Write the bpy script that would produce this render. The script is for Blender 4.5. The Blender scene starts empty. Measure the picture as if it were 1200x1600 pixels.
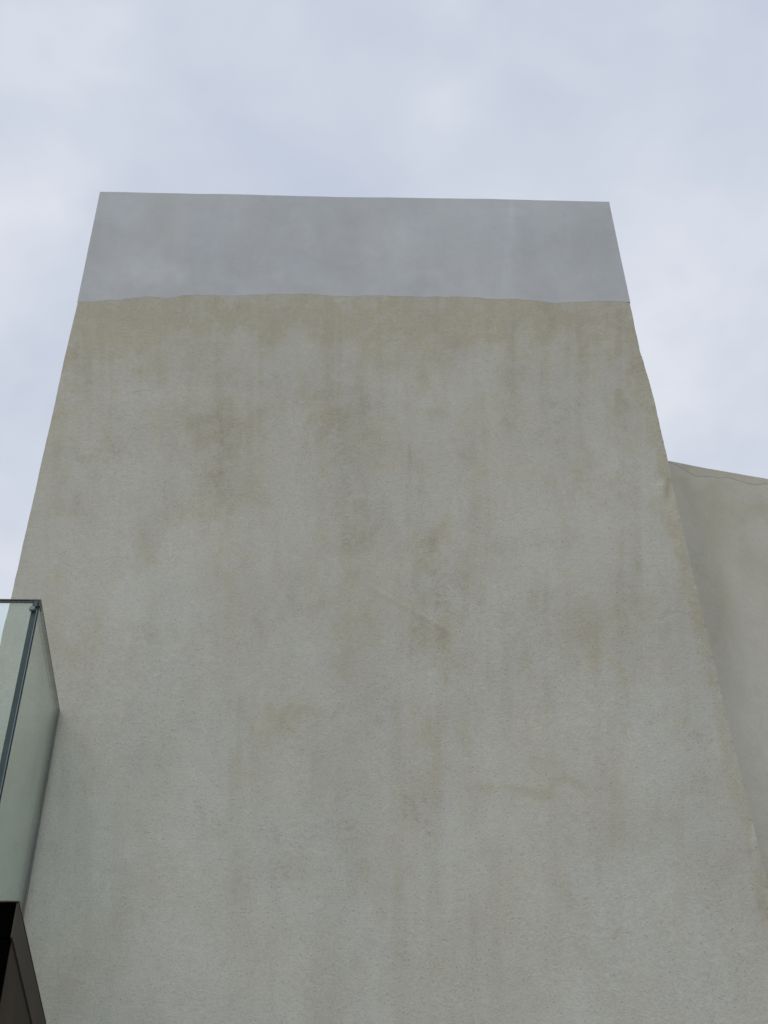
import bpy, bmesh, math, random
import numpy as np
from mathutils import Matrix, Vector

scene = bpy.context.scene
col = scene.collection

# ------------------------------------------------------------------ camera
F = 2500.0                                  # focal length in photo pixels (1200 x 1600)
_up = np.array([-50.0, 2278.0, -F]); _up /= np.linalg.norm(_up)
_dp = np.array([-95.0, -2744.0, -F]); _dp -= _up * (_dp @ _up); _dp /= np.linalg.norm(_dp)
R = np.array([np.cross(_dp, _up), _dp, _up])     # camera axes -> world axes
EYE = np.array([0.0, 0.0, 1.6])
cam_data = bpy.data.cameras.new('camera')
cam_data.sensor_fit = 'VERTICAL'
cam_data.sensor_height = 36.0
cam_data.sensor_width = 27.0
cam_data.lens = F * 36.0 / 1600.0
cam_data.clip_start = 0.05
cam_data.clip_end = 2000.0
cam = bpy.data.objects.new('camera', cam_data)
col.objects.link(cam)
M4 = Matrix([list(R[0]) + [EYE[0]], list(R[1]) + [EYE[1]], list(R[2]) + [EYE[2]], [0, 0, 0, 1]])
cam.matrix_world = M4
scene.camera = cam

# ------------------------------------------------------------------ world: bright overcast
SUN_EL, SUN_AZ = math.radians(52), math.radians(215)      # azimuth measured clockwise from +Y
world = bpy.data.worlds.new('World')
scene.world = world
world.use_nodes = True
wn = world.node_tree; wn.nodes.clear()
def N(nt, typ, **kw):
    n = nt.nodes.new(typ)
    for k, v in kw.items():
        if k.startswith('i_'):
            n.inputs[k[2:].replace('_', ' ')].default_value = v
        else:
            setattr(n, k, v)
    return n
L = wn.links.new
sky = N(wn, 'ShaderNodeTexSky', sky_type='NISHITA', sun_disc=False, sun_elevation=SUN_EL, sun_rotation=SUN_AZ)
sky.air_density = 1.0; sky.dust_density = 1.5
tc = N(wn, 'ShaderNodeTexCoord')
mp = N(wn, 'ShaderNodeMapping'); mp.inputs['Scale'].default_value = (1.0, 1.0, 1.5)
mp.inputs['Location'].default_value = (0.62, 0.35, 0.15)
L(tc.outputs['Generated'], mp.inputs['Vector'])
n1 = N(wn, 'ShaderNodeTexNoise', i_Scale=3.6, i_Detail=4.0, i_Roughness=0.5, i_Distortion=0.25)
n2 = N(wn, 'ShaderNodeTexNoise', i_Scale=9.0, i_Detail=4.0, i_Roughness=0.5, i_Distortion=0.3)
L(mp.outputs['Vector'], n1.inputs['Vector']); L(mp.outputs['Vector'], n2.inputs['Vector'])
mx = N(wn, 'ShaderNodeMix', data_type='FLOAT'); mx.inputs['Factor'].default_value = 0.38
L(n1.outputs['Fac'], mx.inputs['A']); L(n2.outputs['Fac'], mx.inputs['B'])
cr = N(wn, 'ShaderNodeValToRGB')
e = cr.color_ramp.elements
e[0].position = 0.37; e[0].color = (0.580, 0.637, 0.758, 1)
e[1].position = 0.63; e[1].color = (0.775, 0.810, 0.885, 1)
m_ = e.new(0.50); m_.color = (0.655, 0.705, 0.805, 1)
L(mx.outputs['Result'], cr.inputs['Fac'])
sc = N(wn, 'ShaderNodeVectorMath', operation='SCALE'); sc.inputs['Scale'].default_value = 10.0
L(cr.outputs['Color'], sc.inputs[0])
mc = N(wn, 'ShaderNodeMix', data_type='RGBA'); mc.inputs['Factor'].default_value = 0.93
L(sky.outputs['Color'], mc.inputs['A']); L(sc.outputs['Vector'], mc.inputs['B'])
bg = N(wn, 'ShaderNodeBackground', i_Strength=0.1)
L(mc.outputs['Result'], bg.inputs['Color'])
wo = N(wn, 'ShaderNodeOutputWorld'); L(bg.outputs['Background'], wo.inputs['Surface'])

sd = bpy.data.lights.new('sun', 'SUN'); sd.energy = 0.5; sd.angle = math.radians(25); sd.color = (1.0, 0.96, 0.90)
sun = bpy.data.objects.new('sun', sd); col.objects.link(sun)
sdir = Vector((math.sin(SUN_AZ) * math.cos(SUN_EL), math.cos(SUN_AZ) * math.cos(SUN_EL), math.sin(SUN_EL)))
sun.rotation_euler = sdir.to_track_quat('Z', 'Y').to_euler()
sun.location = (0, 0, 30)

scene.view_settings.view_transform = 'Standard'
scene.view_settings.look = 'None'
scene.view_settings.exposure = 0.0
scene.view_settings.gamma = 1.0
scene.view_settings.use_curve_mapping = False
scene.render.engine = 'CYCLES'
scene.cycles.max_bounces = 8
scene.cycles.transparent_max_bounces = 16

# ------------------------------------------------------------------ helpers
D = 4.5                                      # metres from the eye to the tower's face
def ray(u, v): return R @ np.array([u - 600.0, 800.0 - v, -F])
def at_y(u, v, y): r = ray(u, v); return EYE + r * (y / r[1])
def at_z(u, v, z): r = ray(u, v); return EYE + r * ((z - 1.6) / r[2])

def tag(o, label=None, cat=None, group=None, kind=None):
    if label: o['label'] = label
    if cat: o['category'] = cat
    if group: o['group'] = group
    if kind: o['kind'] = kind
    return o
def empty(name, loc):
    o = bpy.data.objects.new(name, None); o.location = loc; o.empty_display_size = 0.3
    col.objects.link(o); return o
def link_mesh(name, me, mats, parent=None, smooth=False):
    o = bpy.data.objects.new(name, me)
    for m in (mats if isinstance(mats, (list, tuple)) else [mats]): me.materials.append(m)
    col.objects.link(o)
    if parent is not None:
        o.parent = parent
        o.matrix_parent_inverse = Matrix.Translation(-Vector(parent.location))
    if smooth:
        for p in me.polygons: p.use_smooth = True
    return o
def box_bm(bm, lo, hi, bevel=0.0, segs=2):
    x0, y0, z0 = lo; x1, y1, z1 = hi
    b = bmesh.new()
    vs = [b.verts.new(p) for p in ((x0,y0,z0),(x1,y0,z0),(x1,y1,z0),(x0,y1,z0),(x0,y0,z1),(x1,y0,z1),(x1,y1,z1),(x0,y1,z1))]
    for f in ((0,3,2,1),(4,5,6,7),(0,1,5,4),(1,2,6,5),(2,3,7,6),(3,0,4,7)): b.faces.new([vs[i] for i in f])
    if bevel > 0: bmesh.ops.bevel(b, geom=b.edges[:], offset=bevel, segments=segs, affect='EDGES', profile=0.5)
    me = bpy.data.meshes.new('tmp'); b.to_mesh(me); b.free()
    bm.from_mesh(me); bpy.data.meshes.remove(me)
def box(name, lo, hi, mat, parent=None, bevel=0.0):
    bm = bmesh.new(); box_bm(bm, lo, hi, bevel)
    me = bpy.data.meshes.new(name); bm.to_mesh(me); bm.free()
    return link_mesh(name, me, mat, parent)
def disc_rod(name, c, axis, r, length, mat, parent, seg=20, bevel=0.002):
    bm = bmesh.new()
    bmesh.ops.create_cone(bm, cap_ends=True, segments=seg, radius1=r, radius2=r, depth=length)
    q = Vector((0, 0, 1)).rotation_difference(Vector(axis))
    bmesh.ops.bevel(bm, geom=[ed for ed in bm.edges if len(ed.link_faces) == 2 and any(len(fc.verts) > 4 for fc in ed.link_faces)],
                    offset=bevel, segments=2, affect='EDGES')
    bmesh.ops.transform(bm, matrix=Matrix.Translation(Vector(c)) @ q.to_matrix().to_4x4(), verts=bm.verts)
    me = bpy.data.meshes.new(name); bm.to_mesh(me); bm.free()
    return link_mesh(name, me, mat, parent, smooth=False)

# ------------------------------------------------------------------ value noise on arrays
class Noise:
    def __init__(self, seed): self.t = np.random.RandomState(seed).rand(256, 256)
    def __call__(self, x, y):
        xi = np.floor(x).astype(int); yi = np.floor(y).astype(int)
        fx = x - xi; fy = y - yi
        fx = fx * fx * (3 - 2 * fx); fy = fy * fy * (3 - 2 * fy)
        t = self.t
        a = t[xi % 256, yi % 256]; b = t[(xi + 1) % 256, yi % 256]
        c = t[xi % 256, (yi + 1) % 256]; d = t[(xi + 1) % 256, (yi + 1) % 256]
        return (a * (1 - fx) + b * fx) * (1 - fy) + (c * (1 - fx) + d * fx) * fy
def fbm(nz, x, y, octs=4, gain=0.5):
    s = 0; a = 1.0; tot = 0
    for k in range(octs):
        s = s + a * nz(x * 2 ** k + 17.3 * k, y * 2 ** k + 9.1 * k); tot += a; a *= gain
    return s / tot
NA, NB, NC, ND, NE = [Noise(s) for s in (3, 11, 29, 47, 71)]

# ------------------------------------------------------------------ materials
def new_mat(name):
    m = bpy.data.materials.new(name); m.use_nodes = True
    nt = m.node_tree; nt.nodes.clear()
    out = N(nt, 'ShaderNodeOutputMaterial'); p = N(nt, 'ShaderNodeBsdfPrincipled')
    nt.links.new(p.outputs['BSDF'], out.inputs['Surface'])
    return m, nt, p
def ramp(nt, fac, stops, interp='LINEAR'):
    r = N(nt, 'ShaderNodeValToRGB'); r.color_ramp.interpolation = interp
    el = r.color_ramp.elements
    el[0].position, el[0].color = stops[0][0], (*stops[0][1], 1)
    el[1].position, el[1].color = stops[-1][0], (*stops[-1][1], 1)
    for p_, c_ in stops[1:-1]:
        q = el.new(p_); q.color = (*c_, 1)
    nt.links.new(fac, r.inputs['Fac']); return r.outputs['Color']
def maprange(nt, v, a, b, c=0.0, d=1.0, smooth=True):
    r = N(nt, 'ShaderNodeMapRange', interpolation_type='SMOOTHSTEP' if smooth else 'LINEAR')
    for k, x in zip(('From Min', 'From Max', 'To Min', 'To Max'), (a, b, c, d)): r.inputs[k].default_value = x
    nt.links.new(v, r.inputs['Value']); return r.outputs['Result']
def math_(nt, op, a, b=None, clamp=False):
    n = N(nt, 'ShaderNodeMath', operation=op, use_clamp=clamp)
    for i, x in enumerate((a, b)):
        if x is None: continue
        if isinstance(x, (int, float)): n.inputs[i].default_value = x
        else: nt.links.new(x, n.inputs[i])
    return n.outputs[0]
def mixc(nt, fac, a, b, mode='MIX'):
    n = N(nt, 'ShaderNodeMix', data_type='RGBA', blend_type=mode)
    for key, x in (('Factor', fac), ('A', a), ('B', b)):
        s = [q for q in n.inputs if q.name == key and (q.type == 'RGBA' or key == 'Factor')]
        s = n.inputs[0] if key == 'Factor' else s[0]
        if isinstance(x, (int, float)): s.default_value = x
        elif isinstance(x, tuple): s.default_value = (*x, 1)
        else: nt.links.new(x, s)
    return [q for q in n.outputs if q.type == 'RGBA'][0]
def noise(nt, vec, scale, detail=4.0, rough=0.5, stretch=None, dist=0.0, loc=(0, 0, 0)):
    if stretch or loc != (0, 0, 0):
        m = N(nt, 'ShaderNodeMapping'); m.inputs['Scale'].default_value = stretch or (1, 1, 1)
        m.inputs['Location'].default_value = loc
        nt.links.new(vec, m.inputs['Vector']); vec = m.outputs['Vector']
    n = N(nt, 'ShaderNodeTexNoise', i_Scale=scale, i_Detail=detail, i_Roughness=rough, i_Distortion=dist)
    nt.links.new(vec, n.inputs['Vector']); return n.outputs['Fac']

def stucco(name, base, ochre, dirt_shade, grain=1.0, attrs=True, blotch=1.0):
    """weathered fine render: stains and painted shade come from the mesh attributes, broken up by procedural noise"""
    m, nt, p = new_mat(name)
    tcn = N(nt, 'ShaderNodeTexCoord'); v = tcn.outputs['Object']
    def at(nm):
        a = N(nt, 'ShaderNodeAttribute', attribute_name=nm); return a.outputs['Fac']
    blot = noise(nt, v, 1.7, 5, 0.55, (1.0, 1.0, 0.7), 0.4)
    streak = noise(nt, v, 5.0, 4, 0.55, (1.0, 1.0, 0.16), 0.3, (3, 0, 1))
    mid = noise(nt, v, 14.0, 5, 0.6, (1, 1, 0.75), 0.2, (5, 2, 0))
    fine = noise(nt, v, 120.0, 3, 0.65)
    mott = noise(nt, v, 38.0, 4, 0.7)
    vor = N(nt, 'ShaderNodeTexVoronoi', i_Scale=95.0); vor.feature = 'F1'
    nt.links.new(v, vor.inputs['Vector'])
    pit_m = maprange(nt, vor.outputs['Distance'], 0.10, 0.30, 1.0, 0.0)
    gate = maprange(nt, noise(nt, v, 130.0, 1, 0.5, None, 0, (9, 9, 9)), 0.50, 0.62)
    pits = math_(nt, 'MULTIPLY', pit_m, gate)
    # soft tone changes of the render itself
    tone = math_(nt, 'ADD', math_(nt, 'MULTIPLY', math_(nt, 'SUBTRACT', blot, 0.5), 0.26 * blotch),
                 math_(nt, 'ADD', math_(nt, 'MULTIPLY', math_(nt, 'SUBTRACT', streak, 0.5), 0.13 * blotch),
                       math_(nt, 'MULTIPLY', math_(nt, 'SUBTRACT', mid, 0.5), 0.17 * blotch)))
    gtone = math_(nt, 'ADD', math_(nt, 'MULTIPLY', math_(nt, 'SUBTRACT', fine, 0.5), 0.40 * grain),
                  math_(nt, 'MULTIPLY', math_(nt, 'SUBTRACT', mott, 0.5), 0.30 * grain))
    k = math_(nt, 'ADD', math_(nt, 'ADD', tone, gtone), 1.0)
    hue = maprange(nt, noise(nt, v, 2.4, 4, 0.55, (1, 1, 0.55), 0.6, (2, 8, 4)), 0.40, 0.66)
    c = mixc(nt, math_(nt, 'MULTIPLY', hue, 0.30 * blotch), base, ochre)
    if attrs:
        och = at('ochre'); drt_shade = at('dirt_shade'); lit = at('pale')
        brk = maprange(nt, mid, 0.34, 0.62, 0.45, 1.2)
        speck = maprange(nt, mott, 0.42, 0.62, 0.20, 1.45)
        c = mixc(nt, math_(nt, 'MULTIPLY', och, brk, True), c, ochre)
        c = mixc(nt, math_(nt, 'MULTIPLY', math_(nt, 'MULTIPLY', drt_shade, brk), speck, True), c, dirt_shade)
        c = mixc(nt, math_(nt, 'MULTIPLY', lit, 0.5, True), c, (min(1, base[0] * 1.2), min(1, base[1] * 1.2), min(1, base[2] * 1.2)))
        pk = math_(nt, 'ADD', math_(nt, 'MULTIPLY', drt_shade, 1.7), 0.34)
        pitk = math_(nt, 'MULTIPLY', math_(nt, 'MULTIPLY', pits, pk, True), 0.75 * grain)
    else:
        pitk = math_(nt, 'MULTIPLY', pits, 0.10 * grain)
    cm = N(nt, 'ShaderNodeVectorMath', operation='SCALE'); nt.links.new(c, cm.inputs[0]); nt.links.new(k, cm.inputs['Scale'])
    c = mixc(nt, pitk, cm.outputs['Vector'], (dirt_shade[0] * 0.45, dirt_shade[1] * 0.45, dirt_shade[2] * 0.42))
    nt.links.new(c, p.inputs['Base Color'])
    p.inputs['Roughness'].default_value = 0.92
    p.inputs['Specular IOR Level'].default_value = 0.25
    h = math_(nt, 'ADD', math_(nt, 'MULTIPLY', fine, 0.9), math_(nt, 'MULTIPLY', mott, 1.0))
    h = math_(nt, 'SUBTRACT', h, math_(nt, 'MULTIPLY', pits, 0.7))
    b1 = N(nt, 'ShaderNodeBump'); b1.inputs['Strength'].default_value = min(1.0, 0.55 * grain); b1.inputs['Distance'].default_value = 0.004
    nt.links.new(h, b1.inputs['Height'])
    nt.links.new(b1.outputs['Normal'], p.inputs['Normal'])
    return m

M_WALL = stucco('rough_render', (0.597, 0.584, 0.500), (0.522, 0.478, 0.350), (0.345, 0.318, 0.255))
M_BAND = stucco('smooth_grey_render', (0.578, 0.587, 0.578), (0.560, 0.555, 0.515), (0.40, 0.41, 0.40), grain=0.22, blotch=1.1)
M_ANNEX = stucco('annex_render', (0.640, 0.610, 0.512), (0.552, 0.508, 0.372), (0.33, 0.31, 0.25), grain=0.5, blotch=1.2)
M_SIDE = stucco('side_render', (0.555, 0.555, 0.49), (0.50, 0.475, 0.37), (0.33, 0.32, 0.27), attrs=False)

def simple(name, colr, rough=0.5, metal=0.0, var=0.15, scale=20.0, bump=0.0, spec=0.5):
    m, nt, p = new_mat(name)
    v = N(nt, 'ShaderNodeTexCoord').outputs['Object']
    n = noise(nt, v, scale, 5, 0.6)
    lo = tuple(x * (1 - var) for x in colr); hi = tuple(min(1, x * (1 + var)) for x in colr)
    nt.links.new(ramp(nt, n, [(0.3, lo), (0.7, hi)]), p.inputs['Base Color'])
    nt.links.new(maprange(nt, n, 0.3, 0.7, max(0.02, rough - 0.08), min(1, rough + 0.08)), p.inputs['Roughness'])
    p.inputs['Metallic'].default_value = metal
    p.inputs['Specular IOR Level'].default_value = spec
    if bump:
        b = N(nt, 'ShaderNodeBump'); b.inputs['Strength'].default_value = 0.4; b.inputs['Distance'].default_value = bump
        nt.links.new(noise(nt, v, scale * 6, 4, 0.6), b.inputs['Height']); nt.links.new(b.outputs['Normal'], p.inputs['Normal'])
    return m
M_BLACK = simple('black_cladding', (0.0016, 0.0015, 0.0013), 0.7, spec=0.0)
M_DARK = simple('dark_brown_metal', (0.078, 0.068, 0.053), 0.7, var=0.25, scale=6, spec=0.12)
M_DARK2 = simple('dark_brown_panel', (0.062, 0.050, 0.037), 0.75, var=0.3, scale=5, spec=0.1)
M_TRIM = simple('brown_edge_trim', (0.16, 0.11, 0.095), 0.5, var=0.2)
M_STEEL = simple('brushed_steel', (0.20, 0.22, 0.21), 0.5, metal=0.3)
M_CLAMP = simple('dark_clamp', (0.05, 0.055, 0.05), 0.4, metal=0.5)
M_FLASH = simple('grey_flashing', (0.42, 0.44, 0.45), 0.6, metal=0.1)
M_GEDGE = simple('green_glass_edge', (0.040, 0.078, 0.076), 0.5, var=0.35, scale=9, spec=0.25)
M_GEDGE2 = simple('dark_glass_edge', (0.014, 0.026, 0.030), 0.5, var=0.3, scale=9, spec=0.2)
M_INTER = simple('pale_interlayer', (0.30, 0.37, 0.38), 0.5)
M_RIM = simple('glass_top_edge', (0.10, 0.105, 0.09), 0.3, var=0.2)
M_SEAL = simple('grey_silicone', (0.19, 0.20, 0.175), 0.55, var=0.2)
M_ROOF = simple('roof_membrane', (0.22, 0.22, 0.21), 0.9, scale=8)
M_GROUND = simple('pale_paving', (0.24, 0.235, 0.22), 0.9, var=0.2, scale=3, bump=0.003)

def glass_mat(name, tint):
    m = bpy.data.materials.new(name); m.use_nodes = True
    nt = m.node_tree; nt.nodes.clear()
    out = N(nt, 'ShaderNodeOutputMaterial')
    t = N(nt, 'ShaderNodeBsdfTransparent'); t.inputs['Color'].default_value = (*tint, 1)
    g = N(nt, 'ShaderNodeBsdfGlossy'); g.inputs['Roughness'].default_value = 0.02
    g.inputs['Color'].default_value = (0.92, 0.97, 0.95, 1)
    fr = N(nt, 'ShaderNodeFresnel')
    geo = N(nt, 'ShaderNodeNewGeometry')            # same reflectance on the way in and on the way out
    nt.links.new(maprange(nt, geo.outputs['Backfacing'], 0.0, 1.0, 1.48, 1 / 1.48, False), fr.inputs['IOR'])
    mix = N(nt, 'ShaderNodeMixShader')
    nt.links.new(fr.outputs['Fac'], mix.inputs['Fac']); nt.links.new(t.outputs['BSDF'], mix.inputs[1]); nt.links.new(g.outputs['BSDF'], mix.inputs[2])
    # thin film of dust
    v = N(nt, 'ShaderNodeTexCoord').outputs['Object']
    du = N(nt, 'ShaderNodeBsdfDiffuse'); du.inputs['Color'].default_value = (0.60, 0.61, 0.58, 1)
    m2 = N(nt, 'ShaderNodeMixShader')
    nt.links.new(maprange(nt, noise(nt, v, 4.0, 5, 0.6, (1, 1, 0.5)), 0.35, 0.75, 0.02, 0.07), m2.inputs['Fac'])
    nt.links.new(mix.outputs['Shader'], m2.inputs[1]); nt.links.new(du.outputs['BSDF'], m2.inputs[2])
    nt.links.new(m2.outputs['Shader'], out.inputs['Surface'])
    return m
M_GLASS = glass_mat('pale_green_glass', (0.935, 0.978, 0.955))
M_GLASS2 = glass_mat('green_side_glass', (0.968, 0.984, 0.974))

# ------------------------------------------------------------------ ground
bm = bmesh.new()
n = 24; S = 900.0
vs = [[bm.verts.new((S * (2 * i / n - 1) ** 3, S * (2 * j / n - 1) ** 3, 0)) for j in range(n + 1)] for i in range(n + 1)]
for i in range(n):
    for j in range(n): bm.faces.new((vs[i][j], vs[i + 1][j], vs[i + 1][j + 1], vs[i][j + 1]))
me = bpy.data.meshes.new('ground'); bm.to_mesh(me); bm.free()
tag(link_mesh('ground', me, M_GROUND), kind='structure')

# ------------------------------------------------------------------ tower
LEFT = [(157, 300), (122, 470), (100.5, 560), (82, 647), (70, 700), (44, 815), (17.5, 933), (1, 1003)]
RIGHT = [(951, 316), (983, 470), (1000, 549), (1003.0, 558), (1022, 625), (1034.5, 680), (1043.5, 720), (1057.5, 785),
         (1070, 839), (1090.5, 931), (1102.5, 980), (1132, 1105), (1164, 1236), (1198, 1375)]
lp = sorted([tuple(at_y(u, v, D)[[2, 0]]) for u, v in LEFT])
rp = sorted([tuple(at_y(u, v, D)[[2, 0]]) for u, v in RIGHT])
lz, lx = zip(*lp); rz, rx = zip(*rp)
def XL(z): return np.interp(z, lz, lx)
def XR(z): return np.interp(z, rz, rx)
ZTL = at_y(157, 300, D)[2]; ZTR = at_y(951, 316, D)[2]
def px_of(X, Z, y=D):
    P = np.stack([X, np.full_like(X, y), Z - 1.6]); C = np.tensordot(R.T, P, 1)
    return 600 - F * C[0] / C[2], 800 + F * C[1] / C[2]

# each mark on the render: centre and radii as seen in the photograph, turned into metres on the wall
OCHRE = [(160,520,60,34,.55),(210,500,16,60,.35),(330,520,22,70,.35),(540,505,60,40,.45),(600,500,420,26,.5),(705,500,60,40,.45),(420,495,90,26,.35),(870,500,100,22,.35),
         (640,560,40,30,.35),(345,655,30,36,.4),(352,745,26,60,.4),(376,772,24,40,.4),(372,915,34,70,.34),(425,1122,42,32,.62),(480,1110,45,14,.42),
         (555,985,22,70,.5),(510,945,16,18,.4),(668,985,46,34,.48),(700,1020,22,22,.35),(590,700,90,34,.26),(525,655,34,28,.36),(575,835,46,60,.25),
         (925,1000,30,40,.42),(965,1045,22,16,.30),(882,1224,46,14,.42),(830,1230,90,9,.36),(745,1236,22,13,.34),(912,1262,10,14,.4),
         (92,695,18,46,.5),(110,1020,34,34,.42),(215,985,22,16,.25),(150,708,44,12,.35),(110,1540,34,50,.35),(1000,600,12,60,.6),(690,860,34,30,.28),
         (800,655,24,44,.26),(400,640,60,34,.22),(240,660,60,14,.2),(1075,880,26,60,.2),(265,1150,30,50,.14),(360,1000,22,60,.2),(820,940,16,50,.2)]
DIRT_SHADE = [(345,655,24,32,.55),(350,750,16,60,.40),(525,640,22,22,.42),(590,650,26,12,.45),(575,700,60,22,.30),(560,840,44,50,.26),(670,990,34,22,.45),
        (705,1010,22,30,.35),(555,1000,14,46,.35),(925,990,20,34,.38),(800,645,14,40,.38),(705,520,22,44,.34),(640,560,24,18,.36),(580,560,16,16,.28),
        (140,706,34,6,.62),(170,702,14,8,.5),(222,613,10,2.5,.7),(228,619,6,2.2,.6),(226,641,13,3.5,.5),(695,1180,12,60,.38),(692,1330,7,80,.30),(700,1480,6,60,.24),(686,860,7,140,.28),(690,620,6,80,.2),
        (262,1150,18,44,.30),(250,1240,24,40,.22),(340,1220,22,30,.22),(215,980,14,12,.32),(195,480,16,16,.2),(300,575,50,10,.25),(490,1108,40,7,.35),(430,1135,40,12,.2),
        (880,1224,34,7,.30),(912,1264,5,10,.4),(780,1234,50,5,.2),(100,1128,22,22,.30),(130,1180,20,60,.15),(1060,960,22,4,.28),(1040,962,5,8,.35),(1030,1240,16,8,.22),  # dark spot beside the glass is soft shade painted into the wall
        (1095,1235,22,9,.30),(330,890,20,40,.22),(400,900,24,60,.20),(300,985,60,10,.14),(95,1565,26,40,.26),(115,1590,18,14,.3),(1030,745,7,9,.45),(1047,770,5,18,.6),
        (560,1090,60,30,.18),(640,1040,50,16,.16),(870,860,50,24,.14),(740,900,44,50,.14),(450,800,40,40,.12),(600,770,70,22,.2),(450,1290,70,40,.12),(620,1340,60,50,.1),
        (270,1410,1.8,1.8,.9),(1143,1188,4,4,.6),(365,1411,1.6,1.6,.5),(860,1140,1.6,1.6,.5),(960,1330,60,40,.1),(830,1350,50,50,.1),(335,570,14,14,.25),(1000,585,8,18,.35),(520,770,30,60,.15),
        (330,1350,14,50,.16),(560,1240,30,60,.12)]
PALE = [(700,1400,5,120,.25),(75,760,6,100,.2),(1178,1290,3,50,.9),(620,880,120,10,.15),(960,720,40,60,.25),(1020,860,22,60,.25),(470,560,40,40,.2),(300,620,110,16,.3),(1040,1100,30,70,.15)]
BAND_PALE = [(792,330,12,30,.5),(796,400,9,60,.65),(200,430,60,30,.7),(620,370,34,44,.9),(270,445,34,20,.8),(420,440,60,14,.5),(440,345,40,14,.3),(640,440,70,14,.6),(480,380,60,20,.4),(880,440,70,20,.4)]
BAND_DIRT = [(380,410,60,30,.18),(540,350,20,20,.14),(480,330,6,6,.2),(883,338,3,2,.5),(720,380,50,60,.14),(900,400,60,60,.14),(240,360,16,60,.18),(195,470,50,5,.3)]
BAND_OCHRE = [(250,350,30,60,.8),(150,360,8,40,.7),(560,400,60,50,.3)]

def splat(U, V, lst, warp=0.35):
    out = np.zeros_like(U)
    wu = (fbm(NB, U / 34.0, V / 40.0, 4) - 0.5); wv = (fbm(NC, U / 34.0, V / 40.0, 4) - 0.5)
    for u, v, a, b, s in lst:
        w = min(1.0, min(a, b) / 12.0)
        du = (U - u + wu * w * 60 * warp * 2) / a; dv = (V - v + wv * w * 90 * warp * 2) / b
        q = du * du + dv * dv
        sel = q < 9
        out[sel] += s * np.exp(-q[sel] * 0.75)
    return out

def front_grid(name, xs_fn, zs_fn, ns, nt_, ydisp, mat, parent, back_y, attrs_fn, y0=D, closed_top=True):
    """a wall body: dense front face with real relief, plain sides, back, top"""
    s = np.linspace(0, 1, ns)[None, :].repeat(nt_, 0)
    zl = zs_fn(s)
    X = xs_fn(s, zl)
    Y = np.full_like(X, y0) + ydisp(X, zl)
    co = np.stack([X, Y, zl], -1).reshape(-1, 3)
    idx = np.arange(ns * nt_).reshape(nt_, ns)
    q = np.stack([idx[:-1, :-1], idx[:-1, 1:], idx[1:, 1:], idx[1:, :-1]], -1).reshape(-1, 4)
    nb = len(co)
    back = co.copy().reshape(nt_, ns, 3)
    ring = list(idx[0, :]) + list(idx[1:, -1]) + list(idx[-1, -2::-1]) + list(idx[-2:0:-1, 0])
    bco = co[ring].copy(); bco[:, 1] = back_y
    faces = [tuple(int(i) for i in f) for f in q]
    nr = len(ring)
    for k in range(nr):
        faces.append((nb + nr + k, nb + k, nb + (k + 1) % nr, nb + nr + (k + 1) % nr))
    faces.append(tuple(nb + k for k in range(nr))[::-1])
    me = bpy.data.meshes.new(name)
    me.from_pydata(np.vstack([co, bco, co[ring]]).tolist(), [], faces)
    U, V = px_of(X.ravel(), zl.ravel())
    for nm, arr in attrs_fn(U, V, X.ravel(), zl.ravel()).items():
        at_ = me.attributes.new(nm, 'FLOAT', 'POINT')
        at_.data.foreach_set('value', np.concatenate([arr, arr[ring], arr[ring]]).astype(np.float32))
    o = link_mesh(name, me, mat, parent)
    sm = np.zeros(len(me.polygons), bool); sm[:len(q)] = True
    me.polygons.foreach_set('use_smooth', sm); me.update()
    return o

tower_mid = (XL(4) + XR(4)) / 2
tower = empty('tower', (float(tower_mid), D + 1.5, 0))
tag(tower, 'tall windowless stained beige rendered tower block with a smooth grey band round its top', 'building')

ZB = at_y(400, 1640, D)[2]
NTZ = 900
zrel = np.concatenate([[0.0, 0.5, 1.0, 1.5], np.linspace(ZB, 1.0, 1)[:0]])
def tower_z(s):
    # rows: a few below the frame, then dense
    ztop = ZTL * (1 - s[0]) + ZTR * s[0]
    lowrows = np.array([0.0, 0.6, 1.2, 1.8])[:, None].repeat(s.shape[1], 1)
    t = np.linspace(0, 1, s.shape[0] - 4)[:, None]
    return np.vstack([lowrows, ZB + (ztop[None, :] - ZB) * t])
def edge_rough(z, seed, amp):
    return (fbm(NA, z * 9 + seed, z * 0 + seed, 4, 0.6) - 0.5) * amp
def tower_x(s, z):
    amp = np.interp(z, [6.2, 7.0], [1.0, 0.25])
    l = XL(z) + edge_rough(z, 5.0, 0.006) * amp; r = XR(z) + edge_rough(z, 31.0, 0.006) * amp
    return l * (1 - s) + r * s
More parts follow.
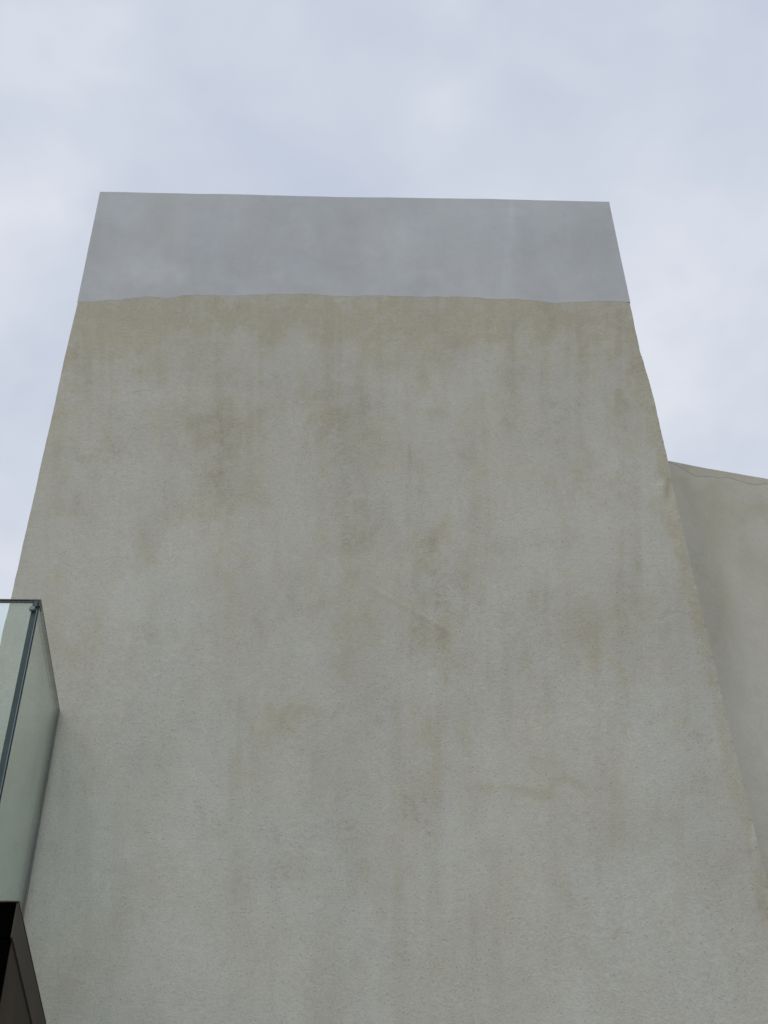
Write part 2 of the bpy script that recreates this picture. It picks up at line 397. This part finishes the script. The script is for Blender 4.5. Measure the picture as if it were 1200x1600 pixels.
def tower_relief(X, Z):
    y = (fbm(NC, X * 1.1, Z * 0.9, 3) - 0.5) * 0.014 + (fbm(ND, X * 5, Z * 4, 3) - 0.5) * 0.0045
    U, V = px_of(X.ravel(), Z.ravel()); U = U.reshape(X.shape); V = V.reshape(X.shape)
    # trowel ridge running diagonally, damaged corner bead, small pulled-out marks
    d = (V - (915 + (U - 575) * 0.56)); m = np.exp(-(d / 4.5) ** 2) * np.clip((U - 555) / 30, 0, 1) * np.clip((740 - U) / 60, 0, 1)
    y -= 0.0020 * m
    d2 = np.hypot((U - 224) / 13, (V - 616) / 6); y += 0.0018 * np.exp(-(d2 - 1) ** 2 * 14) * (V < 618)
    d3 = np.hypot((U - 1058) / 24, (V - 972) / 14); y += 0.0012 * np.exp(-(d3 - 1) ** 2 * 16) * (V < 972)
    y += 0.0012 * np.exp(-((V - 707 - 4 * np.sin(U / 13)) / 2.6) ** 2) * np.clip((U - 115) / 10, 0, 1) * np.clip((176 - U) / 10, 0, 1)
    # roughly repaired right corner
    e = XR(Z) - X
    y += 0.003 * np.exp(-(e / 0.012) ** 2) * (fbm(NE, Z * 14, X * 14, 3) > 0.52)
    chip = np.exp(-((U - 1046) / 7) ** 2 - ((V - 768) / 22) ** 2); y += 0.014 * chip
    chip = np.exp(-((U - 1030) / 9) ** 2 - ((V - 748) / 11) ** 2) * (V < 757); y += 0.006 * chip
    lip = 0.5 * (1 - np.tanh((e - 0.060 - 0.03 * (fbm(NB, Z * 5, Z * 0, 3) - 0.5)) / 0.006)) * (Z < at_y(1003, 556, D)[2])
    y -= 0.0022 * lip
    return y
def tower_attrs(U, V, X, Z):
    och = 1.05 * splat(U, V, OCHRE, 0.55); drt_shade = 0.32 * splat(U, V, DIRT_SHADE, 0.5); pale = splat(U, V, PALE, 0.2)
    e = XR(Z) - X
    strip = 0.5 * (1 - np.tanh((e - 0.050 - 0.055 * (fbm(NB, Z * 4.5, Z * 0 + 2, 3) - 0.5)) / 0.010))
    strip *= np.clip((V - 470) / 80, 0, 1) * (0.55 + 0.6 * fbm(NA, Z * 3, Z * 0, 3))
    och = och + 0.62 * strip
    el = X - XL(Z)
    och = och + 0.35 * np.exp(-el / 0.05) * (fbm(NC, Z * 5, X * 5, 3) > 0.45)
    # warm tinge of the upper wall, thinning downwards
    och = och + np.interp(V, [460, 560, 700, 900, 1200], [0.34, 0.31, 0.24, 0.13, 0.03])
    # run-off streaks that start under the band
    st = np.clip(fbm(ND, U / 17.0, V / 300.0, 4) - 0.52, 0, 1) * 5
    och = och + st * np.interp(V, [460, 500, 620, 760], [0.35, 0.4, 0.15, 0.0])
    drt_shade = drt_shade + st * np.interp(V, [460, 500, 600, 720], [0.10, 0.16, 0.08, 0.0])
    # long faint run-off marks over the whole height
    rs = np.clip((fbm(NB, U / 26.0 + 11, V / 420.0, 4, 0.6) - 0.50) * 4.5, 0, 1) * np.clip(fbm(NE, U / 70.0, V / 130.0 + 4, 4) * 2.6 - 0.8, 0, 1)
    och = och + rs * 0.42 * np.interp(V, [470, 1000, 1300, 1600], [1.0, 1.0, 0.6, 0.3])
    drt_shade = drt_shade + rs * 0.16 * np.interp(V, [470, 1000, 1600], [0.8, 1.0, 0.6])
    # clustered grime
    cl = np.clip((fbm(NE, U / 60.0, V / 85.0, 5, 0.6) - 0.54) * 5, 0, 1)
    c2 = np.clip((fbm(NA, U / 24.0 + 7, V / 34.0, 5, 0.62) - 0.50) * 4, 0, 1) * np.clip(fbm(NB, U / 150.0, V / 190.0, 3) * 2.4 - 0.7, 0, 1)
    drt_shade = drt_shade + c2 * 0.27 * np.interp(V, [470, 620, 1250, 1600], [0.8, 1.0, 0.9, 0.5])
    c3 = np.clip((fbm(NC, U / 46.0 + 3, V / 80.0 + 5, 5, 0.6) - 0.53) * 5, 0, 1)
    och = och + c3 * 0.42 * np.interp(V, [470, 900, 1250, 1600], [1.0, 1.0, 0.7, 0.35])
    drt_shade = drt_shade + cl * 0.14 * np.interp(V, [470, 620, 1250, 1600], [0.7, 1.0, 1.0, 0.6])
    return {'ochre': np.clip(och, 0, 1.2), 'dirt_shade': np.clip(drt_shade, 0, 1), 'pale': np.clip(pale, 0, 1)}
front_grid('wall', tower_x, tower_z, 460, NTZ, tower_relief, M_WALL, tower, D + 3.0, tower_attrs)

# smooth grey coat round the head of the tower; its lower edge was stopped by hand
BE = [(110,470),(122,471),(150,471),(175,469),(205,465),(240,463),(262,465),(300,460),(340,461),(380,462),(420,460),(455,459),(490,459),(520,463),(560,462),(600,461),(640,463),(680,464),
      (720,464),(760,467),(800,468),(835,469),(850,472),(880,474),(905,472),(950,471),(985,473),(1000,473)]
bx_, bz_ = zip(*[(at_y(u, v, D)[0], at_y(u, v, D)[2]) for u, v in BE])
def band_z(s):
    xs = XL(7.2) * (1 - s[0]) + XR(7.2) * s[0]
    zb = np.interp(xs, bx_, bz_) + (fbm(NA, xs * 16, xs * 0, 5, 0.62) - 0.5) * 0.026
    zt = ZTL * (1 - s[0]) + ZTR * s[0] + 0.002
    t = np.linspace(0, 1, s.shape[0])[:, None]
    return zb[None, :] + (zt - zb)[None, :] * t
def band_x(s, z): return (XL(z) - 0.003) * (1 - s) + (XR(z) + 0.003) * s
def band_relief(X, Z):
    return (fbm(NC, X * 1.1, Z * 0.9, 3) - 0.5) * 0.014 + (fbm(ND, X * 5, Z * 4, 3) - 0.5) * 0.0045 \
        + 0.0015 * np.exp(-((Z - Z[0][None, :]) / 0.07) ** 2) * (0.7 + 0.5 * fbm(NE, X * 7, X * 0, 3))
def band_attrs(U, V, X, Z):
    return {'ochre': np.clip(splat(U, V, BAND_OCHRE), 0, 1), 'dirt_shade': np.clip(splat(U, V, BAND_DIRT), 0, 1), 'pale': np.clip(splat(U, V, BAND_PALE, 0.5), 0, 1)}
bo = front_grid('grey_band', band_x, band_z, 420, 90, band_relief, M_BAND, tower, D + 2.99, band_attrs, y0=D - 0.0018)
bo['label'] = 'smoother blue grey coat on the top of the wall, ending in an uneven line'

# thin flashing on the tower's head
bm = bmesh.new()
def slab_quad(bm, pl, pr, y0, y1, t):
    a = [bm.verts.new(p) for p in ((pl[0], y0, pl[1]), (pr[0], y0, pr[1]), (pr[0], y1, pr[1]), (pl[0], y1, pl[1]))]
    b = [bm.verts.new((v.co.x, v.co.y, v.co.z + t)) for v in a]
    bm.faces.new(a[::-1]); bm.faces.new(b)
    for i in range(4): bm.faces.new((a[i], a[(i + 1) % 4], b[(i + 1) % 4], b[i]))
slab_quad(bm, (XL(ZTL) - 0.003, ZTL + 0.0016), (XR(ZTR) + 0.003, ZTR + 0.0016), D + 0.008, D + 3.0, 0.003)
me = bpy.data.meshes.new('coping_strip'); bm.to_mesh(me); bm.free()
link_mesh('coping_strip', me, M_FLASH, tower)

# ------------------------------------------------------------------ annex on the right, set back and turned a little away
AL = at_y(1043, 720, D + 0.42); AR = at_z(1200, 750, AL[2])
adir = (AR - AL)[:2]; adir /= np.linalg.norm(adir); anorm = np.array([-adir[1], adir[0]])   # pointing back
annex = empty('annex', (float(AL[0] + adir[0] * 1.2 + anorm[0] * 1.5), float(AL[1] + adir[1] * 1.2 + anorm[1] * 1.5), 0))
tag(annex, 'lower beige rendered wall of the building beside and behind the tower on the right', 'building')
S0, S1 = -0.30, 2.9
ATOP = AL[2]
def annex_body(name, nz, z_of_top, z_of_bot, off, mat, back, attr_lst, ns, seed):
    s = np.linspace(S0, S1, ns)[None, :].repeat(nz, 0)
    zt = z_of_top(s[0]); zb = z_of_bot(s[0])
    t = np.linspace(0, 1, nz)[:, None]; Z = zb[None] + (zt - zb)[None] * t
    rel = (fbm(NC, s * 1.4 + seed, Z * 1.0, 3) - 0.5) * 0.02 + (fbm(ND, s * 6 + seed, Z * 5, 3) - 0.5) * 0.004 - off * (0.55 + 0.9 * fbm(NE, s * 9, s * 0, 3))
    X = AL[0] + adir[0] * s + anorm[0] * rel; Y = AL[1] + adir[1] * s + anorm[1] * rel
    co = np.stack([X, Y, Z], -1).reshape(-1, 3)
    idx = np.arange(ns * nz).reshape(nz, ns)
    q = np.stack([idx[:-1, :-1], idx[:-1, 1:], idx[1:, 1:], idx[1:, :-1]], -1).reshape(-1, 4)
    ring = list(idx[0, :]) + list(idx[1:, -1]) + list(idx[-1, -2::-1]) + list(idx[-2:0:-1, 0])
    rs = s.ravel()[ring]; rZ = Z.ravel()[ring]
    bco = np.stack([AL[0] + adir[0] * rs + anorm[0] * back, AL[1] + adir[1] * rs + anorm[1] * back, rZ], -1)
    nb = len(co); nr = len(ring)
    faces = [tuple(int(i) for i in f) for f in q]
    faces += [(nb + nr + k, nb + k, nb + (k + 1) % nr, nb + nr + (k + 1) % nr) for k in range(nr)]
    faces.append(tuple(nb + k for k in range(nr))[::-1])
    me = bpy.data.meshes.new(name); me.from_pydata(np.vstack([co, bco, co[ring]]).tolist(), [], faces)
    # project with true Y
    P = np.stack([X.ravel(), Y.ravel(), Z.ravel() - 1.6]); C = R.T @ P
    with np.errstate(all='ignore'): U = 600 - F * C[0] / C[2]; V = 800 + F * C[1] / C[2]
    U = np.where(C[2] < -0.1, U, 9999.0); V = np.where(C[2] < -0.1, V, 9999.0)
    for nm, lst in attr_lst.items():
        a = np.clip(splat(U, V, lst, 0.3), 0, 1)
        at_ = me.attributes.new(nm, 'FLOAT', 'POINT'); at_.data.foreach_set('value', np.concatenate([a, a[ring], a[ring]]).astype(np.float32))
    o = link_mesh(name, me, mat, annex)
    sm = np.zeros(len(me.polygons), bool); sm[:len(q)] = True
    me.polygons.foreach_set('use_smooth', sm); me.update()
    return o
A_O = [(1165,800,60,22,.4),(1120,860,20,110,.5),(1130,960,18,60,.4),(1165,850,12,60,.3),(1190,900,22,40,.4),(1185,800,40,14,.3),(1110,800,24,40,.35),(1075,760,22,20,.4),(1100,760,60,10,.3)]
A_DIRT_SHADE = [(1078,800,10,60,.14),(1105,950,16,80,.14),(1125,1030,14,70,.12),(1155,850,6,40,.2),(1150,1060,12,60,.1),(1095,870,10,60,.1)]  # marks along the tower edge paint its soft shade, the rest dirt
A_P = [(1145,900,12,60,.4),(1175,1010,22,60,.3),(1110,745,30,8,.2)]
annex_body('wall', 330, lambda s: s * 0 + ATOP, lambda s: s * 0, 0.0, M_ANNEX, 3.0, {'ochre': A_O, 'dirt_shade': A_DIRT_SHADE, 'pale': A_P}, 150, 0.0)
def lipz(s):
    us = [(1043,722),(1060,727),(1072,734),(1088,744),(1105,744),(1122,746),(1138,745),(1150,749),(1165,755),(1180,758),(1192,756),(1200,757),(1230,764),(1300,776)]
    ss = []; zz = []
    for u, v in us:      # hit the annex plane
        r = ray(u, v); k = ((AL - EYE)[:2] @ anorm) / (r[:2] @ anorm); p = EYE + r * k
        ss.append((p - AL)[:2] @ adir); zz.append(p[2])
    return np.interp(s, ss, zz) + (fbm(NA, s * 14, s * 0, 5, 0.62) - 0.5) * 0.030
lip = annex_body('parapet_lip', 10, lambda s: s * 0 + ATOP + 0.004, lipz, 0.0012, M_ANNEX, 2.99, {'ochre': [(1120,735,160,14,.5)], 'dirt_shade': [(1080,727,60,5,.3)], 'pale': []}, 320, 0.0)
lip['label'] = 'thicker coat along the parapet with an uneven drip line'

# ------------------------------------------------------------------ terrace block, lower left
gt = at_y(92, 1112, D)[2]                              # height of the top of the glass
GC = at_z(64, 938, gt)                                 # its outer corner
yb = GC[1] * (4.262 / 4.3566)
BC = at_y(28.5, 1407.5, yb)                            # outer top corner of the terrace edge
XR_T = float(BC[0]); ZT = float(BC[2]); XLW = XR_T - 4.2
ZC = float(at_y(20.8, 1464, yb)[2])                    # underside of the edge panel
terrace = empty('terrace_block', ((XR_T + XLW) / 2, (yb + D) / 2, 0))
tag(terrace, 'dark low terrace block with black front against the left side of the tower', 'building')
X0T = float(XL(3.0)) - 0.004                            # the terrace passes the tower's left side here
def prism(name, pts, z0, z1, mat, parent, bevel=0.0):
    bm = bmesh.new()
    a = [bm.verts.new((p[0], p[1], z0)) for p in pts]; b = [bm.verts.new((p[0], p[1], z1)) for p in pts]
    bm.faces.new(a[::-1]); bm.faces.new(b)
    n_ = len(pts)
    for i in range(n_): bm.faces.new((a[i], a[(i + 1) % n_], b[(i + 1) % n_], b[i]))
    if bevel: bmesh.ops.bevel(bm, geom=bm.edges[:], offset=bevel, segments=2, affect='EDGES')
    me = bpy.data.meshes.new(name); bm.to_mesh(me); bm.free()
    return link_mesh(name, me, mat, parent)
yw = D - 0.016
Lshape = lambda x1, y0: [(XLW, y0), (x1, y0), (x1, yw), (X0T - 0.01, yw), (X0T - 0.01, D + 3.0), (XLW, D + 3.0)]
prism('terrace_wall', Lshape(XR_T - 0.003, yb + 0.022), 0.0, ZC, M_DARK2, terrace)
prism('deck', Lshape(XR_T - 0.006, yb + 0.016), ZC + 0.002, ZT - 0.006, M_ROOF, terrace)
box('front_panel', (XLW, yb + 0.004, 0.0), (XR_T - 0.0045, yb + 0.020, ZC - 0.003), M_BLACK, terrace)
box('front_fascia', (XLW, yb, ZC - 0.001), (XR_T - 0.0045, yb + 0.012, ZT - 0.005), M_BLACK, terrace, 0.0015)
box('side_fascia', (XR_T - 0.0040, yb + 0.001, ZC - 0.001), (XR_T + 0.002, yw, ZT - 0.005), M_DARK, terrace, 0.0015)
box('edge_trim', (XLW, yb - 0.003, ZT - 0.0045), (XR_T + 0.004, yb + 0.05, ZT), M_TRIM, terrace, 0.0015)
box('edge_trim', (XR_T - 0.05, yb + 0.051, ZT - 0.0045), (XR_T + 0.0035, yw, ZT), M_DARK, terrace, 0.0015)

# ------------------------------------------------------------------ glass balustrade
bal = empty('glass_balustrade', (float(GC[0]), float(GC[1]), ZT))
tag(bal, 'clear green tinted glass balustrade of two panes meeting at a corner above the dark terrace', 'balustrade')
gx = float(GC[0]); gy = float(GC[1]); T1, TI, T2 = 0.0165, 0.0018, 0.0056
zb0 = ZT + 0.001
# side pane: thick inner sheet, pale interlayer, thin outer sheet (seen end-on at the corner)
def pane(name, lo, hi, axis, mats, parent):
    """box whose two broad faces are clear glass and whose thin faces are dark polished edges"""
    me = bpy.data.meshes.new(name)
    bm = bmesh.new(); box_bm(bm, lo, hi)
    for f in bm.faces:
        nrm = f.normal
        f.material_index = 0 if abs(nrm[axis]) > 0.5 else (2 if nrm.z > 0.5 or nrm.z < -0.5 else 1)
    bm.normal_update()
    for f in bm.faces:
        nrm = f.normal
        f.material_index = 0 if abs(nrm[axis]) > 0.5 else (2 if abs(nrm.z) > 0.5 else 1)
    bm.to_mesh(me); bm.free()
    return link_mesh(name, me, mats, parent)
side = pane('side_pane', (gx - T1 - TI - T2, gy, zb0), (gx - TI - T2, yw - 0.004, gt), 0, [M_GLASS2, M_GEDGE, M_RIM], bal)
box('interlayer', (gx - TI - T2 + 0.0002, gy - 0.0006, zb0), (gx - T2 - 0.0002, gy + 0.001, gt - 0.045), M_INTER, side)
pane('outer_sheet', (gx - T2, gy + 0.0005, zb0), (gx, yw - 0.004, gt - 0.002), 0, [M_GLASS2, M_GEDGE2, M_RIM], side)
front = pane('front_pane', (gx - 3.6, gy + 0.002, zb0), (gx - T1 - TI - T2 - 0.002, gy + 0.0145, gt), 1, [M_GLASS, M_GEDGE, M_RIM], bal)
# polished dark top edges and corner fitting
box('top_rim', (gx - 3.6, gy - 0.001, gt + 0.0005), (gx + 0.0005, gy + 0.0165, gt + 0.0050), M_RIM, bal, 0.001)
box('top_rim', (gx - 0.010, gy + 0.0175, gt + 0.0005), (gx + 0.0005, yw - 0.004, gt + 0.0045), M_RIM, bal, 0.001)
cl = box('corner_clamp', (gx - 0.004, gy - 0.0035, gt - 0.030), (gx + 0.0015, gy + 0.026, gt - 0.001), M_CLAMP, bal, 0.001)
box('clamp_plate', (gx - 0.021, gy - 0.0045, gt - 0.034), (gx - 0.0075, gy - 0.0015, gt - 0.010), M_CLAMP, cl, 0.0008)
disc_rod('stud', (gx - 0.0225, gy - 0.006, gt - 0.046), (0, -1, 0), 0.0105, 0.010, M_STEEL, cl)
# dark silicone line and channel where the side pane meets the rendered wall
box('wall_seal', (gx - 0.010, yw - 0.004, zb0), (gx + 0.001, D + 0.004, gt + 0.002), M_SEAL, bal, 0.001)
